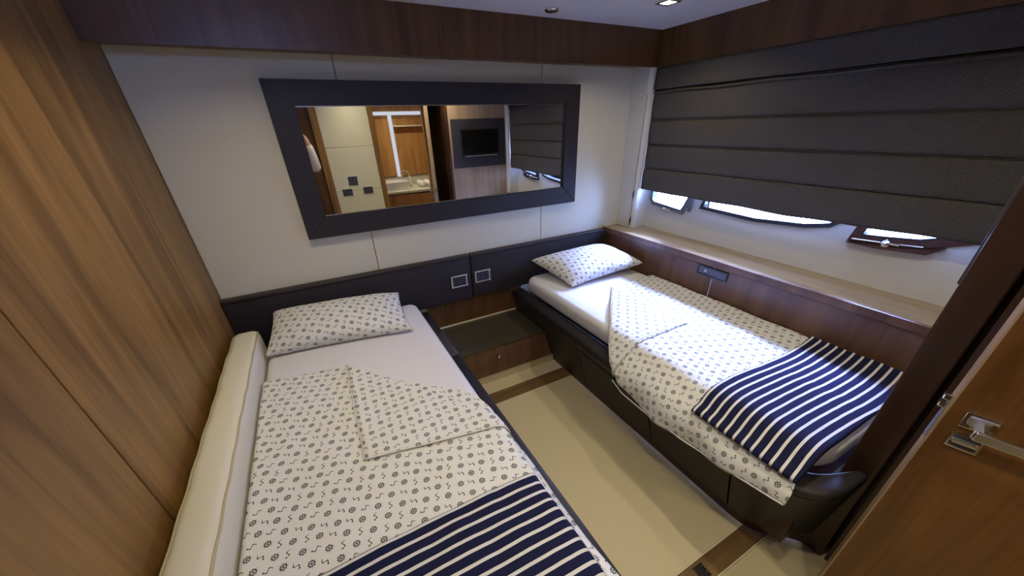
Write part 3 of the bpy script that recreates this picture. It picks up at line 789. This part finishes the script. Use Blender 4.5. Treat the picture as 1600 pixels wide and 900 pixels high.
# ------------------------------------------------------------------ lamps
def downlight(x, y, lab, square=True, energy=4.2, on=True, group='ceiling downlights', col=(1, .885, .64), spread=140, tilt=None):
    t = thing('ceiling_downlight', (x, y, ZC), lab, 'lamp')
    r = .030
    if square:
        bm = bmesh.new()
        for a in ((-.042, .042, .026, .042), (-.042, .042, -.042, -.026), (-.042, -.026, -.026, .026), (.026, .042, -.026, .026)):
            box(bm, x+a[0], x+a[1], y+a[2], y+a[3], ZC-.007, ZC-.0005)
        obj('rim', bm, 'chrome', t)
    else:
        obj('rim', lathe(bmesh.new(), [(.018, 0), (.034, 0), (.034, -.004), (.028, -.009), (.018, -.004)], (x, y, ZC-.0005), 24), 'chrome', t, True)
    obj('lens', lathe(bmesh.new(), [(.001, -.001), (.022 if square else .017, -.001), (.022 if square else .017, -.004), (.001, -.004)], (x, y, ZC-.0005), 20), 'lampglow' if on else 'steel', t)
    if on:
        l = bpy.data.lights.new('lamp_light', 'AREA'); l.shape = 'DISK'; l.size = .05; l.energy = energy; l.color = col; l.spread = math.radians(spread)
        o = bpy.data.objects.new('lamp_light', l); COL.objects.link(o); o.parent = t; o.location = (0, 0, -.012)
downlight(2.155, -.60, 'square chrome ceiling downlight lit over the head of the far bed', energy=2.8)
downlight(.50, -.76, 'square chrome ceiling downlight lit over the head of the near bed')
downlight(.98, -1.78, 'square chrome ceiling downlight lit over the gap by the foot of the near bed')
downlight(1.80, -1.75, 'square chrome ceiling downlight lit near the television wall')
downlight(1.10, -2.40, 'square chrome ceiling downlight lit in the entry behind the camera', energy=2.4)
downlight(1.728, -.305, 'small round unlit chrome fitting in the ceiling near the pelmet corner', square=False, on=False)
downlight(1.70, -3.15, 'square chrome ceiling downlight lit inside the bathroom', energy=6)

# ------------------------------------------------------------------ photographer, seen in the mirror
M['skin'] = newmat('skin', .55, (.55, .33, .24)); M['hair'] = newmat('dark hair', .6, (.03, .02, .015))
M['shirt'] = newmat('pale shirt', .85, (.66, .58, .55)); M['trousers'] = newmat('dark trousers', .9, (.03, .035, .05))
def skin(name, nodes, edges, root, mat, parent, sub=2):
    bm = bmesh.new(); lay = bm.verts.layers.skin.verify(); vs = {}
    for k, (p, r) in nodes.items():
        v = bm.verts.new(Vector(p)-wloc(parent)); rr = r if isinstance(r, tuple) else (r, r)
        v[lay].radius = rr; v[lay].use_root = (k == root); vs[k] = v
    for a, b in edges: bm.edges.new((vs[a], vs[b]))
    me = bpy.data.meshes.new(name); bm.to_mesh(me); bm.free(); me.materials.append(M[mat])
    o = bpy.data.objects.new(name, me); COL.objects.link(o); o.parent = parent
    a = o.modifiers.new('skin', 'SKIN'); a.use_smooth_shade = True; b = o.modifiers.new('sub', 'SUBSURF'); b.levels = b.render_levels = sub
    return o
pr = thing('person', (.44, -2.42, 0), 'person in a pale long-sleeved shirt holding a camera, facing the mirror', 'person')
X0, Y0 = .415, -2.42
nd = {'pelvis': ((X0, Y0, .90), .125), 'waist': ((X0, Y0, 1.05), .105), 'chest': ((X0, Y0+.01, 1.24), .125), 'neck0': ((X0, Y0+.01, 1.37), .06),
      'neck': ((X0+.01, Y0+.03, 1.44), .048), 'head': ((X0+.03, Y0+.07, 1.53), .088), 'crown': ((X0+.03, Y0+.06, 1.60), .075)}
ed = [('pelvis', 'waist'), ('waist', 'chest'), ('chest', 'neck0'), ('neck0', 'neck'), ('neck', 'head'), ('head', 'crown')]
for sgn, n in ((1, 'R'), (-1, 'L')):
    elbow = (X0+sgn*.215, Y0+.13, 1.13); wrist = (.542+sgn*.085-.02, Y0+.225, 1.385)
    nd.update({'sh'+n: ((X0+sgn*.155, Y0+.01, 1.335), .060), 'el'+n: (elbow, .040), 'wr'+n: (wrist, .026), 'pa'+n: ((wrist[0]-sgn*.012, wrist[1]+.02, wrist[2]+.05), .024),
               'hip'+n: ((X0+sgn*.09, Y0, .84), .090), 'kn'+n: ((X0+sgn*.10, Y0+.02, .47), .058), 'an'+n: ((X0+sgn*.10, Y0-.01, .09), .038), 'to'+n: ((X0+sgn*.11, Y0+.12, .04), .035)})
    ed += [('chest', 'sh'+n), ('sh'+n, 'el'+n), ('el'+n, 'wr'+n), ('wr'+n, 'pa'+n), ('pelvis', 'hip'+n), ('hip'+n, 'kn'+n), ('kn'+n, 'an'+n), ('an'+n, 'to'+n)]
    pa = Vector(nd['pa'+n][0])
    for k, ln in enumerate((.042, .048, .045, .036)):
        b0 = pa+Vector((-sgn*.006, .012-.012*k, .020-.004*k)); b1 = b0+Vector((-sgn*ln*.5, .012, .014)); b2 = b1+Vector((-sgn*ln*.5, .002, -.010))
        nd.update({f'f{n}{k}a': (tuple(b0), .0085), f'f{n}{k}b': (tuple(b1), .008), f'f{n}{k}c': (tuple(b2), .0068)})
        ed += [('pa'+n, f'f{n}{k}a'), (f'f{n}{k}a', f'f{n}{k}b'), (f'f{n}{k}b', f'f{n}{k}c')]
    t0 = pa+Vector((-sgn*.018, -.018, -.012)); t1 = t0+Vector((-sgn*.022, -.008, .016))
    nd.update({f't{n}a': (tuple(t0), .010), f't{n}b': (tuple(t1), .008)}); ed += [('pa'+n, f't{n}a'), (f't{n}a', f't{n}b')]
body = skin('body', nd, ed, 'pelvis', 'skin', pr)
sn = {k: (nd[k][0], nd[k][1]+.014) for k in ('pelvis', 'waist', 'chest', 'neck0', 'shR', 'elR', 'wrR', 'shL', 'elL', 'wrL')}
skin('shirt', sn, [e for e in ed if e[0] in sn and e[1] in sn], 'pelvis', 'shirt', pr)
tn = {k: (nd[k][0], nd[k][1]+.010) for k in ('pelvis', 'hipR', 'knR', 'anR', 'hipL', 'knL', 'anL')}
skin('trousers', tn, [e for e in ed if e[0] in tn and e[1] in tn], 'pelvis', 'trousers', pr)
hx, hy, hz = X0+.03, Y0+.07, 1.545
bm = bmesh.new(); bmesh.ops.create_uvsphere(bm, u_segments=24, v_segments=16, radius=1)
for v in list(bm.verts):
    c = v.co.copy(); v.co = Vector((hx+c.x*.094, hy-.015+c.y*.104, hz+.022+c.z*.108))
bmesh.ops.delete(bm, geom=[v for v in bm.verts if v.co.y > hy+.035 and v.co.z < hz+.06 or v.co.z < hz-.07], context='VERTS')
hr = obj('hair', bm, 'hair', pr, True)
for sgn in (1, -1):
    bm = bmesh.new(); bmesh.ops.create_uvsphere(bm, u_segments=12, v_segments=8, radius=.011, matrix=Matrix.Translation((hx+sgn*.031, hy+.083, hz+.0)))
    obj('eye', bm, 'white', pr, True)
    bm = bmesh.new(); bmesh.ops.create_uvsphere(bm, u_segments=12, v_segments=8, radius=1, matrix=Matrix.Translation((hx+sgn*.092, hy, hz-.005)) @ Matrix.Diagonal((.012, .02, .032, 1)))
    obj('ear', bm, 'skin', pr, True)
obj('nose', tube(bmesh.new(), [(hx, hy+.084, hz+.005), (hx, hy+.098, hz-.02), (hx, hy+.105, hz-.032), (hx, hy+.088, hz-.038)], [.007, .010, .012, .006], 8), 'skin', pr, True)
obj('mouth', tube(bmesh.new(), [(hx-.024, hy+.080, hz-.060), (hx, hy+.089, hz-.061), (hx+.024, hy+.080, hz-.060)], [.003, .006, .003], 8), 'skin', pr, True)
cmr = thing('camera_body', (.52, -2.17, 1.46), 'black camera held by the person in front of the mirror', 'camera')
obj('housing', B(.462, .592, -2.205, -2.155, 1.415, 1.500, bev=.008), 'black', cmr)
obj('lens', lathe(bmesh.new(), [(0, 0), (.030, 0), (.033, .030), (0, .031)], (.530, -2.156, 1.458), 20, 'y'), 'black', cmr, True)
